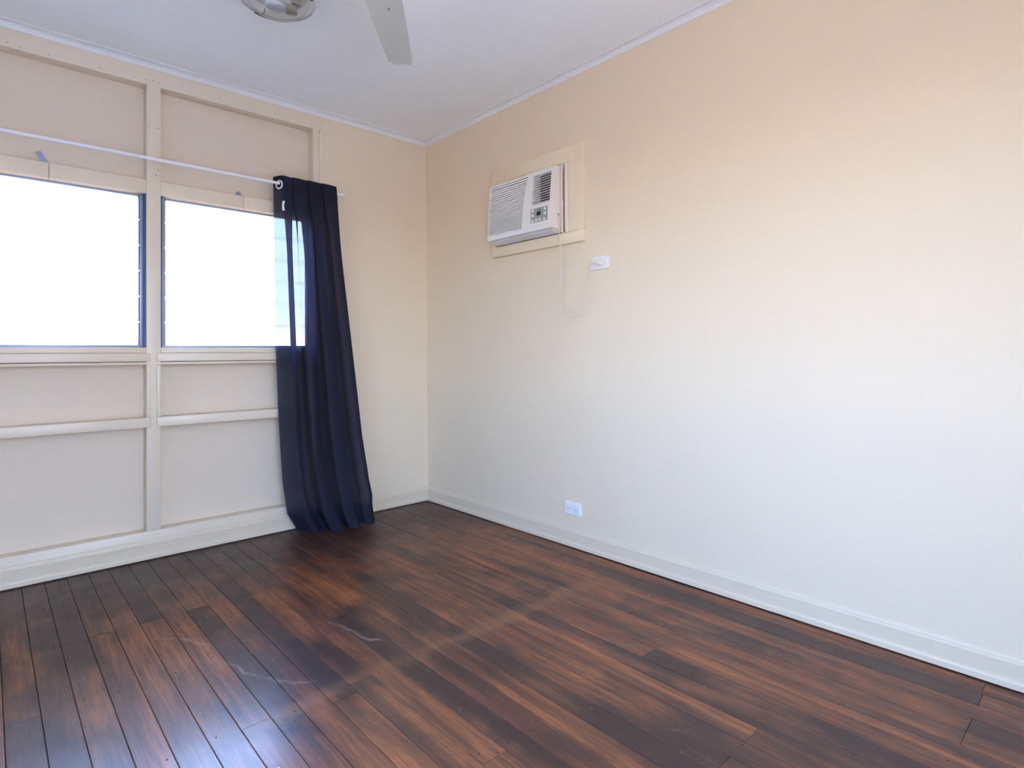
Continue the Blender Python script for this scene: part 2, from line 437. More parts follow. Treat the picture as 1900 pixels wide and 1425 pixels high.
for (nx, ny) in nails:
    vs = [bm.verts.new((nx + 0.0022 * math.cos(i * PI / 3), ny + 0.0022 * math.sin(i * PI / 3), 0.0012)) for i in range(6)]
    vt = [bm.verts.new((nx + 0.0024 * math.cos(i * PI / 3), ny + 0.0024 * math.sin(i * PI / 3), -0.003)) for i in range(6)]
    bm.faces.new(vs)
    for i in range(6): bm.faces.new((vs[i], vs[(i + 1) % 6], vt[(i + 1) % 6], vt[i]))
nl = finish(bm, 'nail_heads', M_nail, floor); nl['kind'] = 'stuff'

# skirting boards
SK = [(0, 0.006), (0.018, 0.006), (0.018, 0.024), (0.0155, 0.031), (0.0125, 0.033), (0.012, 0.037), (0.012, 0.086),
      (0.0085, 0.091), (0.0075, 0.097), (0.0045, 0.104), (0, 0.106)]
struct(prism('baseboard_right', M_skirt, SK, lambda u, v, a: (WY - u, a, v), YB, WY))
struct(prism('baseboard_back', M_skirt, SK, lambda u, v, a: (a, WY - u, v), XL, WY))
struct(prism('baseboard_left', M_skirt, SK, lambda u, v, a: (XL + u, a, v), YB, WY))
bf = struct(empty('baseboard_front'))
for a0, a1 in ((XL, DX0), (DX1, WY)):
    prism('skirting_length', M_skirt, SK, lambda u, v, a: (a, YB + u, v), a0, a1, bf)
# cornices
def cove():
    p = [(0, 0.0), (0, -0.034), (0.004, -0.034)]
    for i in range(7):
        a = i / 6 * PI / 2
        p.append((0.005 + 0.024 * (1 - math.cos(a)), -0.031 + 0.025 * math.sin(a)))
    p += [(0.035, -0.006), (0.035, 0.0)]
    return p
CV = cove()
struct(prism('trim_1', M_corn, CV, lambda u, v, a: (WY - u, a, CZ + v), YB, WY, smooth=True), 'white ceiling cornice along the right wall')
struct(prism('trim_2', M_corn, CV, lambda u, v, a: (a, WY - u, CZ + v), XL, WY, smooth=True), 'white ceiling cornice along the window wall')
struct(prism('trim_3', M_corn, CV, lambda u, v, a: (XL + u, a, CZ + v), YB, WY, smooth=True))
struct(prism('trim_4', M_corn, CV, lambda u, v, a: (a, YB + u, CZ + v), XL, WY, smooth=True))

# exposed framing of the window wall
frame = struct(empty('trim_7'), 'exposed cream painted stud framing around the windows')
def fr(name, *a, bev=0.002, m=M_trim): return box(name, m, *a, parent=frame, bev=bev)
fr('top_plate', S0[0], S2[1] - 0.014, WY - 0.001, PY, 2.555, CZ)
fr('top_plate_end', S2[1] - 0.0135, S2[1] + 0.001, WY + 0.002, PY, 2.550, CZ, bev=0.003)
fr('bottom_plate', S0[0], S2[1], WY, PY, 0.0, 0.150, bev=0.004)
fr('stud', S1[0], S1[1], WY - 0.001, PY, 0.150, 2.555)
fr('stud', S0[0], S0[1], WY - 0.001, PY, 0.150, 2.555)
fr('stud', S2[0] + 0.006, S2[1] - 0.022, WY - 0.001, PY, 0.150, 2.555)
fr('edge_strip', S2[1] - 0.021, S2[1] - 0.001, WY - 0.004, PY, 0.150, 2.548, bev=0.003)
for (A, B) in ((S0[1], S1[0]), (S1[1], S2[0] + 0.006)):
    xj = A + (B - A) * (0.52 if A < -2 else 0.50)
    fr('head_rail', A, xj - 0.0008, WY + 0.001, PY, Z_HEAD, Z_HTOP)
    fr('head_rail', xj + 0.0008, B, WY + 0.001, PY, Z_HEAD, Z_HTOP)
    fr('joint_cover', xj + 0.004, xj + 0.032, WY - 0.0005, WY + 0.002, Z_HEAD + 0.002, Z_HTOP - 0.002, bev=0.0004)
    fr('sill_board', A, B, WY - 0.001, 0.112, 1.106, Z_SILL, bev=0.003)
    fr('apron', A - 0.019, B + 0.019, WY - 0.008, PY, 1.060, 1.105, bev=0.003)
    fr('bead', A - 0.016, B + 0.016, WY - 0.004, PY, 1.041, 1.058, bev=0.007)
    for xs in ((A - 0.019, A - 0.0005), (B + 0.0005, B + 0.019)):
        fr('cover_strip', xs[0], xs[1], WY - 0.007, WY - 0.0005, 0.762, 1.040, bev=0.003)
    fr('mid_rail', A - 0.019, B + 0.019, WY - 0.007, WY - 0.0005, 0.707, 0.760, bev=0.006)
    fr('nogging', A, B, WY - 0.0005, PY, 0.709, 0.759, bev=0.001)

def stopped_nails(pts):
    bm = bmesh.new()
    for (nx, nz) in pts:
        vs = [bm.verts.new((nx + 0.0032 * math.cos(i * PI / 4), WY - 0.0016, nz + 0.0032 * math.sin(i * PI / 4))) for i in range(8)]
        vt = [bm.verts.new((v.co.x, WY + 0.002, v.co.z)) for v in vs]
        bm.faces.new(vs)
        for i in range(8): bm.faces.new((vs[i], vs[(i + 1) % 8], vt[(i + 1) % 8], vt[i]))
    o = finish(bm, 'nail_heads', mat('filled_nail', lin(150, 142, 132), 0.7), frame); o['kind'] = 'stuff'
stopped_nails([(-2.345, 2.575), (-2.30, 2.571), (-2.19, 2.572), (-1.99, 2.572), (-1.785, 2.578), (-1.75, 2.583), (-1.724, 2.577), (-1.77, 2.330), (-1.728, 2.328), (-1.726, 2.10), (-1.735, 2.07), (-0.84, 2.565), (-0.838, 2.44), (-1.10, 2.585), (-1.42, 2.583), (-1.66, 0.742), (-1.02, 0.742)])

# ------------------------------------------------------------------ louvre windows
def window(name, label, place, width, z0, z1, n=6):
    """place(a, d, z): a along the opening 0..width, d depth outward"""
    root = struct(empty(name), label)
    def b(nm, m, a0, a1, d0, d1, za, zb, bev=0.0, tilt=0.0):
        bm = bmesh.new(); bx(bm, a0, a1, d0, d1, za, zb, bev)
        if tilt:
            c = Vector(((a0 + a1) / 2, (d0 + d1) / 2, (za + zb) / 2))
            bmesh.ops.rotate(bm, cent=c, matrix=Matrix.Rotation(tilt, 3, 'X'), verts=bm.verts)
        for v in bm.verts: v.co = Vector(place(*v.co))
        return finish(bm, nm, m, root, bev > 0, 0.6)
    for s in (0, 1):
        e = (lambda a0, a1: (a0, a1)) if s == 0 else (lambda a0, a1: (width - a1, width - a0))
        b('jamb', M_alu_shade, *e(0.0005, 0.009), 0.030, 0.100, z0, z1)
        b('channel', M_alu, *e(0.009, 0.026), 0.052, 0.094, z0 + 0.004, z1 - 0.004, 0.001)
        for i in range(n):
            zc = z0 + (i + 0.5) * (z1 - z0) / n
            b('louvre_clip', M_alu_shade, *e(0.0255, 0.030), 0.055, 0.088, zc - 0.064, zc + 0.064, 0.001)
    b('top_rail', M_alu, 0.0, width, 0.072, 0.092, z1 - 0.010, z1 - 0.0005, 0.001)
    b('bottom_rail', M_alu, 0.0, width, 0.050, 0.096, z0 + 0.0005, z0 + 0.012, 0.001)
    for i in range(n):
        zc = z0 + (i + 0.5) * (z1 - z0) / n
        b('louvre_blade', M_glass, 0.012, width - 0.012, 0.071, 0.075, zc - 0.078, zc + 0.078, 0, 0.10)
    return root
window('window_1', 'right hand louvre window half behind the navy curtain', lambda a, d, z: (S1[1] + a, d, z), (S2[0] + 0.006) - S1[1], Z_SILL, Z_HEAD)
window('window_2', 'left hand louvre window cut by the left frame edge', lambda a, d, z: (S0[1] + a, d, z), S1[0] - S0[1], Z_SILL, Z_HEAD)
half = (LW1 - LW0 - 0.07) / 2
window('window_3', None, lambda a, d, z: (XL - d, LW0 + a, z), half, LZ0, LZ1, 9)
window('window_4', None, lambda a, d, z: (XL - d, LW1 - half + a, z), half, LZ0, LZ1, 9)
struct(box('trim_5', M_trim, XL - 0.1, XL + 0.01, LW0 + half, LW1 - half, LZ0, LZ1))

# ------------------------------------------------------------------ curtain rod and curtain
ROD_Y, ROD_Z = -0.060, 2.134
rod = thing(empty('curtain_rod', (-1.7, ROD_Y, ROD_Z)), 'thin white metal curtain rod running above both windows', 'curtain rod')
def rp_(o): return keep(o, rod)
rp_(tube('rod', M_rod, [(-3.05, ROD_Y, ROD_Z), (-0.690, ROD_Y, ROD_Z)], 0.0085, n=16))
rp_(lathe('end_cap', M_rod, [(0, -0.012), (0.0095, -0.012), (0.0105, -0.008), (0.0105, 0.006), (0, 0.006)], (-0.688, ROD_Y, ROD_Z), 'x', n=16))
for xb in (-2.664, -0.826):
    bm = bmesh.new()
    bx(bm, xb - 0.012, xb + 0.012, WY - 0.006 if xb > -1 else WY - 0.003, WY - 0.0042 if xb > -1 else WY - 0.001, ROD_Z - 0.03, ROD_Z + 0.03)
    bx(bm, xb - 0.006, xb + 0.006, ROD_Y + 0.004, WY - 0.0045, ROD_Z - 0.014, ROD_Z - 0.007)
    bx(bm, xb - 0.006, xb + 0.006, ROD_Y - 0.011, ROD_Y + 0.011, ROD_Z - 0.0135, ROD_Z - 0.0085)
    rp_(finish(bm, 'rod_bracket', M_rod))

curtain = thing(empty('curtain', (-0.93, ROD_Y, 0)), 'long sheer navy eyelet curtain bunched on the rod and pooling on the floor', 'curtain')
def lerp(a, b, t): return a + (b - a) * t
def table(tb, t):
    for (t0, v0), (t1, v1) in zip(tb, tb[1:]):
        if t <= t1: return lerp(v0, v1, (t - t0) / (t1 - t0))
    return tb[-1][1]
def smooth(t): t = max(0, min(1, t)); return t * t * (3 - 2 * t)
XLt = [(0, -1.128), (0.5, -1.112), (0.68, -1.098), (0.85, -1.078), (0.95, -1.055), (1.0, -1.00)]
XRt = [(0, -0.748), (0.57, -0.595), (0.85, -0.520), (0.93, -0.505), (1.0, -0.545)]
YCt = [(0, 0.0), (0.75, 0.0), (0.88, -0.025), (0.95, -0.065), (1.0, -0.125)]
NW = 4.0
rr = random.Random(3)
PH = [rr.uniform(-0.5, 0.5) for _ in range(9)]
AM = [rr.uniform(0.7, 1.25) for _ in range(9)]
def cloth(s, t):
    """s across 0..1, t down 0..1"""
    ztop = 2.176 + 0.004 * math.sin(2 * PI * NW * s)
    z = lerp(ztop, 0.010, t)
    # pleats open downwards and drift
    sw = s + 0.020 * t * math.sin(2 * PI * (1.6 * s + 0.25)) + 0.012 * t * math.sin(9 * s + 3.0 * t)
    ph = 2 * PI * NW * sw
    i = min(8, int(s * 8)); f = s * 8 - i
    am = lerp(AM[i], AM[min(8, i + 1)], smooth(f))
    amp = lerp(0.034, 0.052, smooth(t * 1.3)) * lerp(1.0, am, min(1, t * 2))
    wave = math.cos(ph)
    wave2 = 0.35 * t * math.cos(2.3 * ph + 1.0 + 2 * t) * math.sin(PI * s)
    xl, xr = table(XLt, t), table(XRt, t)
    x = lerp(xl, xr, sw if 0 < s < 1 else s)
    x += lerp(lerp(0.036, 0.020, smooth(t / 0.22)), 0.017, t) * smooth((s - 0.10) / 0.06) * smooth((0.995 - s) / 0.05) * math.sin(2 * ph)
    y = ROD_Y + table(YCt, t) * (0.25 + 1.0 * smooth(s * 3)) + amp * (wave + wave2)
    if t > 0.9:
        k = (t - 0.9) / 0.1
        y -= 0.02 * k * math.sin(5.2 * ph / NW + 1)
    y = min(y, lerp(0.006, -0.012, smooth((t - 0.85) / 0.1)))
    return Vector((x, y, z))
def sheet(name, s0, s1, ns, t0, t1, ntv, off=0.0, parent=None):
    bm = bmesh.new(); uvl = bm.loops.layers.uv.new('UVMap'); g = []
    for i in range(ns + 1):
        s = lerp(s0, s1, i / ns); row = []
        for j in range(ntv + 1):
            t = lerp(t0, t1, j / ntv); p = cloth(s, t)
            if off:
                ds = (cloth(min(1, s + 1e-3), t) - cloth(max(0, s - 1e-3), t)); n = Vector((ds.y, -ds.x, 0)).normalized(); p = p + n * off
            row.append((bm.verts.new(p), s, t))
        g.append(row)
    for i in range(ns):
        for j in range(ntv):
            q = [g[i][j], g[i + 1][j], g[i + 1][j + 1], g[i][j + 1]]
            f = bm.faces.new([v[0] for v in q]); f.smooth = True
            for lp, v in zip(f.loops, q): lp[uvl].uv = (v[1], v[2])
    me = bpy.data.meshes.new(name); bm.to_mesh(me); bm.free(); me.materials.append(M_fabric)
    return keep(link(bpy.data.objects.new(name, me)), curtain)
sheet('fabric', 0, 1, 300, 0, 1, 110)
sheet('heading_band', 0, 1, 300, 0.0, 0.040, 4, 0.0015)
sheet('bottom_hem', 0, 1, 300, 0.945, 1.0, 8, 0.0015)
# eyelets : where the zig-zag crosses the rod
for i in range(8):
    s = (i + 0.5) / 8
    # find crossing of the rod line at rod height
    t = (2.176 - (ROD_Z - 0.012)) / 2.166
    best = min((abs(cloth(s + d / 400, t).y - ROD_Y), s + d / 400) for d in range(-14, 15) if 0 < s + d / 400 < 1)[1]
    p = cloth(best, t); d = (cloth(best + 2e-3, t) - cloth(best - 2e-3, t)); d.z = 0; d.normalize()
    nrm = Vector((d.y, -d.x, 0))
    bm = bmesh.new()
    ring = [p + 0.0235 * (math.cos(a) * d + math.sin(a) * Vector((0, 0, 1))) for a in [2 * PI * q / 28 for q in range(28)]]
    tube_bm(bm, ring, 0.0052, 8, False, True)
    keep(finish(bm, 'eyelet', M_chrome if False else M_rod, None, True, 1.2), curtain)
# care label
p0 = cloth(0.088, 0.072); p1 = cloth(0.104, 0.072); d = (p1 - p0); d.z = 0; d.normalize(); nrm = Vector((d.y, -d.x, 0))
bm = bmesh.new(); o_ = p0 + nrm * 0.004
vs = []
for k in range(5):
    zz = 0.058 * k / 4; bow = 0.004 * math.sin(PI * k / 4)
    vs.append((bm.verts.new(o_ + nrm * bow - Vector((0, 0, zz))), bm.verts.new(o_ + nrm * bow + d * (0.018 - bow) - Vector((0, 0, zz)))))
for a, b_ in zip(vs, vs[1:]): bm.faces.new((a[0], a[1], b_[1], b_[0]))
lab = finish(bm, 'care_label', M_tag); keep(lab, curtain)

# two little brackets on the head rails
hk = thing(empty('head_rail_hook', (-2.21, 0.055, Z_HTOP)), 'small bent metal tab sticking up from the left window head', 'hook', 'old blind fittings on the window heads')
bm = bmesh.new(); bx(bm, -2.232, -2.198, 0.030, 0.062, Z_HTOP, Z_HTOP + 0.004); keep(finish(bm, 'base_plate', M_alu), hk)
bm = bmesh.new(); bx(bm, -0.011, 0.011, -0.002, 0.002, 0, 0.060)
bmesh.ops.rotate(bm, cent=(0, 0, 0), matrix=Matrix.Rotation(-0.55, 3, 'Y') , verts=bm.verts)
for v in bm.verts: v.co += Vector((-2.200, 0.045, Z_HTOP + 0.002))
keep(finish(bm, 'tab', M_alu), hk)
hk2 = thing(empty('head_rail_hook', (-1.296, 0.055, Z_HTOP)), 'small grey rounded stub on the right window head', 'hook', 'old blind fittings on the window heads')
keep(lathe('stub', M_alu, [(0.017, 0), (0.017, 0.010), (0.013, 0.022), (0.006, 0.028), (0, 0.029)], (-1.305, 0.050, Z_HTOP), 'z', n=16), hk2)
bm = bmesh.new(); bx(bm, -1.328, -1.282, 0.034, 0.066, Z_HTOP, Z_HTOP + 0.004); keep(finish(bm, 'base_plate', M_alu), hk2)

# ------------------------------------------------------------------ air conditioner on the right wall
sur = struct(empty('trim_6'), 'cream timber surround board around the air conditioner')
SX = -0.007
AY0, AY1, AZ0, AZ1 = -1.528, -0.760, 1.707, 2.251      # surround
BY0, BY1, BZ0, BZ1 = -1.372, -0.806, 1.773, 2.151      # body hole
M_sur = mat('cream_surround_paint', lin(230, 215, 186), 0.45, noise=0.03, nscale=6)
def sb(name, m, *a, bev=0.0015):
    m = M_sur if m is M_trim else m
    return box(name, m, *a, parent=sur, bev=bev)
sb('surround_board', M_trim, SX, WY, AY0, AY1, BZ1 + 0.012, AZ1)
sb('surround_board', M_trim, SX, WY, AY0, AY1, AZ0, BZ0 - 0.003)
sb('surround_board', M_trim, SX, WY, AY0, BY0 - 0.048, BZ0 - 0.0025, BZ1 + 0.0115)
sb('surround_board', M_trim, SX, WY, BY1 + 0.006, AY1, BZ0 - 0.0025, BZ1 + 0.0115)
sb('cover_strip', M_trim, SX - 0.004, SX, BY0 - 0.090, BY1 + 0.010, BZ1 + 0.014, BZ1 + 0.040, bev=0.001)
sb('cover_strip', M_trim, SX - 0.004, SX, BY0 - 0.090, BY0 - 0.062, BZ0 + 0.05, BZ1 + 0.0135, bev=0.001)
# packing strip with bare timber where paint has come away
sb('packing_strip', M_caulk, SX - 0.014, WY, BY0 - 0.0475, BY0 - 0.0375, BZ0 - 0.002, BZ1 + 0.011, bev=0.002)
sb('packing_strip', M_caulk, SX - 0.012, WY, BY0 - 0.016, BY0 - 0.004, BZ0 - 0.002, BZ1 + 0.011, bev=0.002)
bm = bmesh.new()
pr = [(0, 0.020), (0.2, 0.018), (0.35, 0.017), (0.42, 0.008), (0.5, 0.016), (0.7, 0.020), (0.88, 0.021), (0.95, 0.013), (1.0, 0.004)]
rows = []
for tt, w in pr:
    z = lerp(BZ0, BZ1 + 0.004, tt); yc = BY0 - 0.027 - 0.002 * math.sin(9 * tt)
    rows.append([bm.verts.new((SX - 0.009, yc - w / 2, z)), bm.verts.new((SX - 0.009, yc + w / 2, z))])
for a, b_ in zip(rows, rows[1:]): bm.faces.new((a[0], a[1], b_[1], b_[0]))
r_ = bmesh.ops.extrude_face_region(bm, geom=list(bm.faces))
for v in [g for g in r_['geom'] if isinstance(g, bmesh.types.BMVert)]: v.co.x += 0.008
finish(bm, 'bare_timber_strip', M_bare, sur)['label'] = 'bare orange timber where the paint is missing'
sb('packing_board', M_caulk, SX - 0.004, WY, BY0 - 0.0372, BY0 - 0.0162, BZ0 - 0.002, BZ1 + 0.011, bev=0.0005)

ac = thing(empty('air_conditioner', (SX, (BY0 + BY1) / 2, BZ0)), 'white box window air conditioner set through the right wall', 'air conditioner')
def kp(o): return keep(o, ac)
# casing with bowed front : profile in (x,z), swept along y
def frontx(z):      # front surface x by height
    t = (z - 1.795) / (2.145 - 1.795)
    return -0.082 + 0.026 * t ** 1.6
zt, zb = 2.148, 1.797
prof = [(WY + 0.10, BZ0 + 0.004), (SX - 0.004, BZ0 + 0.004), (-0.060, zb), (frontx(zb) + 0.004, zb - 0.001), (frontx(zb), zb + 0.006)]
for i in range(1, 10): prof.append((frontx(lerp(zb, zt, i / 10)), lerp(zb, zt, i / 10)))
prof += [(frontx(zt), zt - 0.005), (frontx(zt) + 0.006, zt), (SX, zt + 0.010), (WY + 0.10, zt + 0.010)]
VY0, VY1 = BY0 + 0.028, -1.196       # vent column
VZ0, VZ1 = 1.950, 2.122
# body is built as full sweep for sides plus front pieces around the vent opening
def sweep(name, m, y0, y1, pf): return kp(prism(name, m, pf, lambda u, v, a: (u, a, v), y0, y1))
inner = [(WY + 0.10, BZ0 + 0.006), (SX, BZ0 + 0.006), (-0.030, zb), (-0.030, zt), (WY + 0.10, zt + 0.008)]
sweep('casing', M_plastic_w, BY0 + 0.002, BY0 + 0.020, prof)
sweep('casing_side', M_plastic, BY1 - 0.012, BY1, prof)
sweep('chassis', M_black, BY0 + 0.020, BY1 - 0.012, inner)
def fprof(z0, z1, th=0.014):
    n = 6; p = [(frontx(lerp(z0, z1, i / n)), lerp(z0, z1, i / n)) for i in range(n + 1)]
    return p + [(u + th, v) for u, v in reversed(p)]
GY0, GY1 = -1.150, BY1 - 0.0121      # grille
sweep('front_panel', M_plastic, VY1, BY1 - 0.0121, [(q[0] , q[1]) for q in fprof(zt - 0.0165, zt)])
sweep('front_panel', M_plastic, BY0 + 0.0201, BY1 - 0.0121, fprof(zb, zb + 0.026))
sweep('front_panel', M_plastic, BY0 + 0.0201, VY1, fprof(VZ1, zt))
sweep('front_panel', M_plastic, BY0 + 0.0201, VY1, fprof(zb + 0.0261, VZ0))
sweep('front_panel', M_plastic, BY0 + 0.0201, VY0, fprof(VZ0, VZ1))
# curved upright between grille and vent
bm = bmesh.new()
def gedge(z):
    t = (z - zb) / (zt - zb)
    return -1.122 - 0.030 * max(0, t - 0.3) ** 1.5 * 2.0 + 0.0 + 0.018 * (max(0, 0.3 - t)) 
n = 16; rows = []
za, zc_ = zb + 0.0261, zt - 0.0165
for i in range(n + 1):
    z = lerp(za, zc_, i / n); u = frontx(z)
    rows.append([bm.verts.new(c) for c in ((u, gedge(z), z), (u, VY1, z), (u + 0.030, VY1, z), (u + 0.030, gedge(z), z))])
for a, b_ in zip(rows, rows[1:]):
    for i in range(4): bm.faces.new((a[i], a[(i + 1) % 4], b_[(i + 1) % 4], b_[i]))
bm.faces.new(rows[0]); bm.faces.new(list(reversed(rows[-1])))
kp(finish(bm, 'front_upright', M_plastic))
# grille slats : pitch wide at the top, tight at the bottom
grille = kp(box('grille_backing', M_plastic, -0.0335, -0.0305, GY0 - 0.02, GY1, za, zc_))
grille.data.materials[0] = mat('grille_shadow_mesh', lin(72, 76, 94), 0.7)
z = zc_; k = 0
while True:
    pitch = lerp(0.0150, 0.0078, min(1, k / 22)); hh = pitch * 0.70
    if z - pitch < za: hh = z - za
    if hh < 0.002: break
    zz1 = z - (pitch - hh) if k else z - 0.004; zz0 = zz1 - hh
    if zz0 < za: zz0 = za
    u = frontx((zz0 + zz1) / 2); yl = gedge((zz0 + zz1) / 2) + 0.0002
    bm = bmesh.new()
    p = [(u + 0.003, zz0), (u, zz0 + 0.0012), (u, zz1 - 0.0006), (u + 0.004, zz1), (u + 0.018, zz1 - 0.001), (u + 0.018, zz0)]
    A = [bm.verts.new((a, yl, b_)) for a, b_ in p]; B = [bm.verts.new((a, GY1, b_)) for a, b_ in p]
    for i in range(6): bm.faces.new((A[i], A[(i + 1) % 6], B[(i + 1) % 6], B[i]))
    bm.faces.new(A); bm.faces.new(list(reversed(B)))
    kp(finish(bm, 'grille_slat', M_plastic))
    z -= pitch; k += 1
    if z <= za + 0.002: break
# outlet vent : dark throat, vertical deflectors, horizontal vanes
for i in range(12):
    zz = lerp(VZ0 + 0.006, VZ1 - 0.008, i / 11); u = frontx(zz)
    kp(box('vent_vane', M_plastic, u + 0.003, u + 0.016, VY0, VY1, zz, zz + 0.0024))
for i in range(3):
    yy = VY1 - 0.006 - i * 0.012
    kp(box('vent_deflector', M_plastic_w, -0.046, -0.0305, yy - 0.0016, yy + 0.0016, VZ0, VZ1))
kp(box('vent_side', M_plastic, -0.062, -0.030, VY1 - 0.0025, VY1 - 0.0003, VZ0, VZ1))
# control panel
cx = frontx(1.875)
def tilt_box(name, m, dx0, dx1, y0, y1, z0, z1, bev=0.0, parent=None):
    bm = bmesh.new(); bx(bm, 0, 1, y0, y1, z0, z1, bev if False else 0)
    for v in bm.verts: v.co.x = frontx(v.co.z) + (dx0 if v.co.x < 0.5 else dx1)
    return kp(finish(bm, name, m))
tilt_box('control_frame', M_plastic, -0.004, 0.002, VY0 - 0.002, VY1 + 0.006, 1.826, 1.938)
tilt_box('control_panel', M_ctrl, -0.0052, 0.0, VY0 + 0.010, VY1 - 0.004, 1.842, 1.925)
tilt_box('display', M_screen, -0.0060, 0.0, -1.279, -1.250, 1.880, 1.903)
tilt_box('sensor', M_screen, -0.0060, 0.0, -1.271, -1.260, 1.911, 1.916)
for (by, bz) in ((-1.216, 1.913), (-1.216, 1.886), (-1.216, 1.852), (-1.246, 1.855), (-1.274, 1.855), (-1.310, 1.852), (-1.313, 1.884), (-1.313, 1.911)):
    kp(lathe('button', M_button, [(0, -0.0028), (0.0078, -0.0028), (0.009, -0.0015), (0.009, 0.0035)], (frontx(bz) - 0.0045, by, bz), 'x', n=14))
# underside recess and feet
kp(prism('underside_panel', M_plastic, [(-0.0575, zb - 0.0045), (SX - 0.003, BZ0 + 0.001), (SX - 0.003, BZ0 + 0.012), (-0.0575, zb + 0.003)], lambda u, v, a: (u, a, v), BY0 + 0.0205, BY1 - 0.0125))
kp(prism('drain_strip', M_acgrey, [(-0.050, zb - 0.0085), (SX - 0.008, BZ0 + 0.0015), (SX - 0.008, BZ0 + 0.004), (-0.050, zb - 0.0055)], lambda u, v, a: (u, a, v), BY0 + 0.035, BY1 - 0.03)) if True else kp(box('drain_strip', M_acgrey, -0.055, SX - 0.006, BY0 + 0.03, BY1 - 0.02, BZ0 + 0.001, BZ0 + 0.012))
kp(box('side_grommet', M_black, -0.040, -0.028, BY0 - 0.0005, BY0 + 0.004, 1.868, 1.878))
# cord with plug
def bez(pts, n=8):
    out = []
    P = [Vector(p) for p in pts]
    for i in range(len(P) - 1):
        a, b_, c, d_ = P[max(0, i - 1)], P[i], P[i + 1], P[min(len(P) - 1, i + 2)]
        for k in range(n):
            t = k / n
            out.append(0.5 * ((2 * b_) + (c - a) * t + (2 * a - 5 * b_ + 4 * c - d_) * t * t + (3 * b_ - a - 3 * c + d_) * t ** 3))
    out.append(P[-1]); return out
cord_pts = [(-0.036, -1.371, 1.8735), (-0.040, -1.374, 1.866), (-0.040, -1.379, 1.822), (-0.034, -1.380, 1.745), (-0.030, -1.382, 1.652),
            (-0.030, -1.385, 1.561), (-0.030, -1.376, 1.440), (-0.030, -1.370, 1.365), (-0.030, -1.391, 1.327), (-0.030, -1.436, 1.298),
            (-0.030, -1.475, 1.286), (-0.030, -1.518, 1.299), (-0.030, -1.545, 1.338), (-0.030, -1.561, 1.410), (-0.030, -1.573, 1.481),
            (-0.030, -1.588, 1.536), (-0.027, -1.604, 1.562), (-0.022, -1.622, 1.571)]
cord = kp(tube('power_cord', M_cord, bez(cord_pts), 0.0032, n=8))
PYC, PZC = -1.640, 1.572
bm = bmesh.new()
lathe_bm(bm, [(0, -0.0315), (0.008, -0.0315), (0.0125, -0.029), (0.0145, -0.022), (0.0185, -0.010), (0.0195, 0.0), (0.0185, 0.0018), (0, 0.0018)], (0.004, PYC, PZC), 'x', 24)
plug = finish(bm, 'plug', M_plastic_w, None, True, 0.8); kp(plug)
bm = bmesh.new()
tube_bm(bm, [(-0.0255, PYC + 0.019, PZC - 0.0005), (-0.020, PYC + 0.012, PZC), (-0.012, PYC + 0.004, PZC)], [0.0042, 0.0065, 0.008], 10)
kp(finish(bm, 'plug_collar', M_plastic_w, None, True, 0.8))

# ------------------------------------------------------------------ power points
def rounded_plate(name, m, x0, x1, yc, zc, w, h, r, parent):
    bm = bmesh.new(); pts = []
    for (sx, sz, a0) in ((1, 1, 0), (-1, 1, PI / 2), (-1, -1, PI), (1, -1, 1.5 * PI)):
        for k in range(5):
            a = a0 + k / 4 * PI / 2
            pts.append((yc + sx * (w / 2 - r) + r * math.cos(a), zc + sz * (h / 2 - r) + r * math.sin(a)))
    n = len(pts); c = 0.0022
    def ring(x, k): return [bm.verts.new((x, yc + (y - yc) * k, zc + (z - zc) * (1 - (1 - k) * w / h))) for y, z in pts]
    A, B, C_ = ring(x1, 1), ring(x0 + c, 1), ring(x0, 1 - 2 * c / w)
    for P, Q in ((A, B), (B, C_)):
        for i in range(n): bm.faces.new((P[i], P[(i + 1) % n], Q[(i + 1) % n], Q[i]))
    bm.faces.new(A); bm.faces.new(C_)
    return keep(finish(bm, name, m, None, True, 0.5), parent)
def rocker(root, y, z, x):
    bm = bmesh.new()
    p = [(x + 0.002, z - 0.0065), (x - 0.0012, z - 0.006), (x - 0.0045, z + 0.0055), (x + 0.002, z + 0.0065)]
    A = [bm.verts.new((a, y - 0.0055, b)) for a, b in p]; B = [bm.verts.new((a, y + 0.0055, b)) for a, b in p]
    for i in range(4): bm.faces.new((A[i], A[(i + 1) % 4], B[(i + 1) % 4], B[i]))
    bm.faces.new(A); bm.faces.new(list(reversed(B)))
    keep(finish(bm, 'switch', M_plastic), root)
def slots(root, y, z, x):
    for (dy, dz, rot) in ((-0.0065, 0.004, 0.52), (0.0065, 0.004, -0.52), (0, -0.0085, 0)):
        bm = bmesh.new(); bx(bm, x - 0.0004, x + 0.001, -0.0011, 0.0011, -0.0042, 0.0042)
        bmesh.ops.rotate(bm, cent=(0, 0, 0), matrix=Matrix.Rotation(rot, 3, 'X'), verts=bm.verts)
        for v in bm.verts: v.co += Vector((0, y + dy, z + dz))
        keep(finish(bm, 'pin_slot', M_slot), root)
PX = 0.006
o1 = thing(empty('power_outlet', (WY, -1.420, 0.218)), 'white double power outlet low on the right wall above the skirting', 'power outlet', 'wall power outlets')
rounded_plate('face_plate', M_plastic, PX, WY, -1.420, 0.218, 0.117, 0.069, 0.006, o1)
for yy in (-1.391, -1.449):
    rocker(o1, yy, 0.238, PX); slots(o1, yy, 0.212, PX)
o2 = thing(empty('power_outlet', (WY, -1.629, 1.572)), 'white power outlet high on the right wall with the air conditioner plug in it', 'power outlet', 'wall power outlets')
rounded_plate('face_plate', M_plastic, PX, WY, -1.629, 1.572, 0.117, 0.069, 0.006, o2)
rocker(o2, -1.590, 1.591, PX)

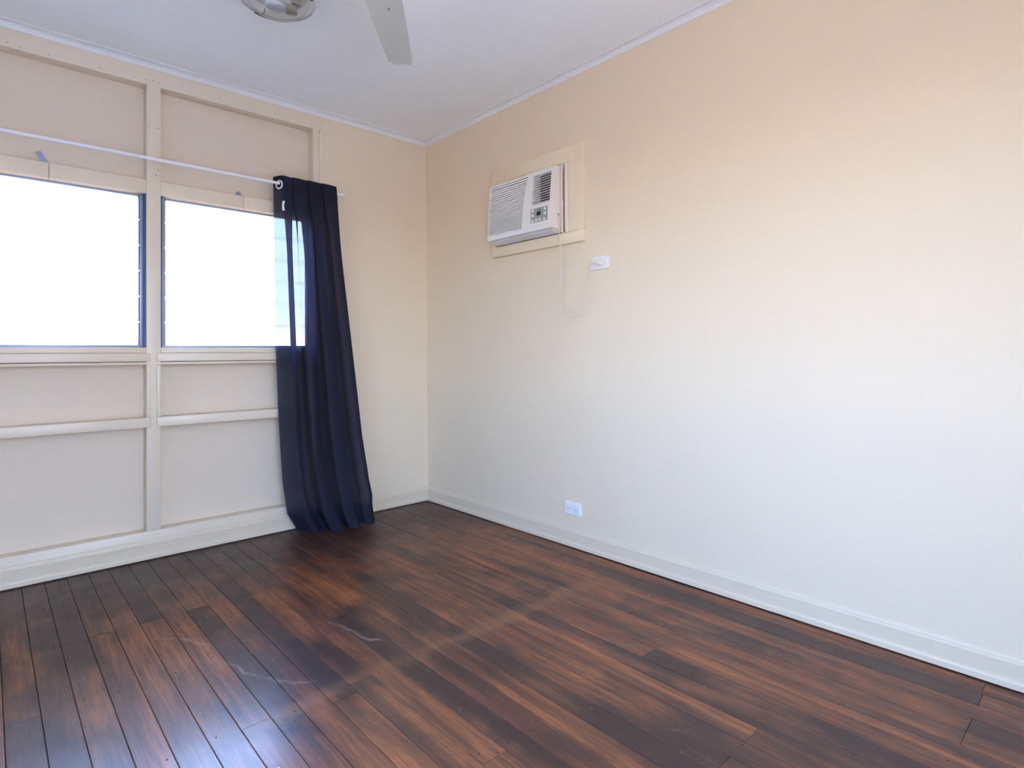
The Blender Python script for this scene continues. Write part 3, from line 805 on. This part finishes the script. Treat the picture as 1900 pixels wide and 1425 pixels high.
# ------------------------------------------------------------------ ceiling light (oyster)
LC = Vector((-1.486, -1.067, 0)); ZR = 2.630
lamp = thing(empty('ceiling_light', (LC.x, LC.y, CZ)), 'round clear glass oyster ceiling light beside the fan blade', 'ceiling light')
def kl(o): return keep(o, lamp)
kl(lathe('base_pan', M_corn, [(0, -0.0005), (0.128, -0.0005), (0.128, -0.012), (0.118, -0.016), (0, -0.016)], (LC.x, LC.y, CZ), n=48))
kl(lathe('glass_dish', M_dish, [(0.1525, ZR + 0.003), (0.1535, ZR), (0.150, ZR - 0.003), (0.128, ZR - 0.006), (0.122, ZR - 0.009), (0.116, ZR - 0.020), (0.100, ZR - 0.038), (0.070, ZR - 0.052), (0.035, ZR - 0.058), (0, ZR - 0.060)], (LC.x, LC.y, 0), n=64, angle=1.5))
kl(lathe('glass_rim', M_rimglass, [(0.1495, ZR + 0.004), (0.1545, ZR + 0.004), (0.1555, ZR), (0.1545, ZR - 0.004), (0.1495, ZR - 0.0035)], (LC.x, LC.y, 0), n=64))
for ang in (91, 198, 300):
    a0 = math.radians(ang); bm = bmesh.new(); rows = []
    for k in range(9):
        a = a0 + (k / 8 - 0.5) * 0.56
        rows.append([bm.verts.new((LC.x + r * math.cos(a), LC.y + r * math.sin(a), z)) for r, z in ((0.146, ZR - 0.0062), (0.1580, ZR - 0.0062), (0.1590, ZR + 0.007), (0.1575, ZR + 0.007), (0.1567, ZR - 0.0045), (0.146, ZR - 0.0045))])
    for A, B in zip(rows, rows[1:]):
        for i in range(6): bm.faces.new((A[i], A[(i + 1) % 6], B[(i + 1) % 6], B[i]))
    bm.faces.new(rows[0]); bm.faces.new(list(reversed(rows[-1])))
    ca, sa = math.cos(a0), math.sin(a0)
    M_clip = M_clip if 'M_clip' in globals() else mat('dark_metal_clip', lin(92, 92, 98), 0.35, metal=0.6)
    tube_bm(bm, [(LC.x + 0.1578 * ca, LC.y + 0.1578 * sa, ZR + 0.004), (LC.x + 0.150 * ca, LC.y + 0.150 * sa, CZ - 0.025), (LC.x + 0.122 * ca, LC.y + 0.122 * sa, CZ - 0.012)], 0.0022, 6)
    kl(finish(bm, 'retaining_clip', M_clip, None, True, 0.5))
# lampholder and globe lying flat inside the dish
def along(c, d, prof, name, m, n=20):
    d = Vector(d).normalized(); q = Vector((0, 0, 1)).rotation_difference(d).to_matrix()
    bm = bmesh.new(); lathe_bm(bm, prof, (0, 0, 0), 'z', n)
    for v in bm.verts: v.co = q @ v.co + Vector(c)
    return kl(finish(bm, name, m, None, True, 0.7))
dirb = (-0.94, 0.34, -0.02); hp = Vector((-1.405, -1.080, 2.612))
along(hp, dirb, [(0, 0), (0.020, 0), (0.021, 0.004), (0.021, 0.040), (0.019, 0.046), (0, 0.046)], 'lampholder', M_brass)
along(hp + Vector(dirb).normalized() * 0.046, dirb, [(0.013, 0), (0.014, 0.010), (0.022, 0.026), (0.028, 0.044), (0.0295, 0.056), (0.027, 0.070), (0.018, 0.082), (0, 0.087)], 'globe', M_bulb)
bm = bmesh.new(); bx(bm, -1.430, -1.392, -1.100, -1.070, 2.630, CZ - 0.015, 0.002); kl(finish(bm, 'lampholder_bracket', M_brass))

# ------------------------------------------------------------------ ceiling fan (one blade reaches into the frame)
FC = Vector((-1.530, -1.960, 2.350))
fan = thing(empty('ceiling_fan', (FC.x, FC.y, CZ)), 'white ceiling fan, one long blade reaching in from the top edge', 'ceiling fan')
def kf(o): return keep(o, fan)
kf(lathe('canopy', M_fan, [(0, 0), (0.065, 0), (0.068, -0.010), (0.055, -0.050), (0.020, -0.062), (0, -0.062)], (FC.x, FC.y, CZ)))
kf(lathe('downrod', M_fan, [(0, 0), (0.012, 0), (0.012, -0.200), (0, -0.200)], (FC.x, FC.y, CZ - 0.060), n=16))
kf(lathe('motor_housing', M_fan, [(0, 0.075), (0.040, 0.070), (0.095, 0.050), (0.105, 0.025), (0.105, -0.010), (0.085, -0.032), (0.040, -0.042), (0, -0.044)], (FC.x, FC.y, FC.z)))
dv = Vector((-1.086 - FC.x, -1.420 - FC.y, 0)); RT = dv.length; A0 = math.atan2(dv.y, dv.x)
def blade(ang):
    bm = bmesh.new(); rows = []
    # width profile : lead side negative (left seen from the camera)
    prof = [(0.17, 0.060), (0.20, 0.068), (0.45, 0.061), (RT - 0.030, 0.0525), (RT - 0.012, 0.0515), (RT - 0.004, 0.048), (RT, 0.043)]
    for r, w in prof:
        f = -w + 2 * w * 0.72
        rows.append([(r, w, 0.010), (r, f + 0.006, 0.000), (r, f, -0.0005), (r, -w + 0.006, -0.006), (r, -w, -0.005),
                     (r, -w, -0.001), (r, -w + 0.006, -0.001), (r, f, 0.0045), (r, w, 0.0145)])
    V = [[bm.verts.new(p) for p in row] for row in rows]
    m = len(V[0])
    for A, B in zip(V, V[1:]):
        for i in range(m): bm.faces.new((A[i], A[(i + 1) % m], B[(i + 1) % m], B[i]))
    bm.faces.new(V[0]); bm.faces.new(list(reversed(V[-1])))
    mtx = Matrix.Translation(FC + Vector((0, 0, 0.004))) @ Matrix.Rotation(ang, 4, 'Z') @ Matrix.Rotation(math.radians(-5), 4, 'X')
    bm.transform(mtx)
    b = kf(finish(bm, 'blade', M_fan, None, True, 0.35))
    bm = bmesh.new(); bx(bm, 0.085, 0.250, -0.020, 0.020, 0.006, 0.010, 0.001); bm.transform(mtx)
    kf(finish(bm, 'blade_arm', M_fan))
    for (r, w) in ((RT - 0.405, -0.012), (0.215, 0.012), (0.215, -0.012)):
        bm = bmesh.new(); lathe_bm(bm, [(0, -0.0075), (0.0035, -0.0072), (0.0045, -0.004), (0.0045, 0.004)], (r, w, 0), 'z', 10); bm.transform(mtx)
        kf(finish(bm, 'blade_screw', M_chrome, None, True, 0.7))
for q in range(3): blade(A0 + q * 2 * PI / 3)
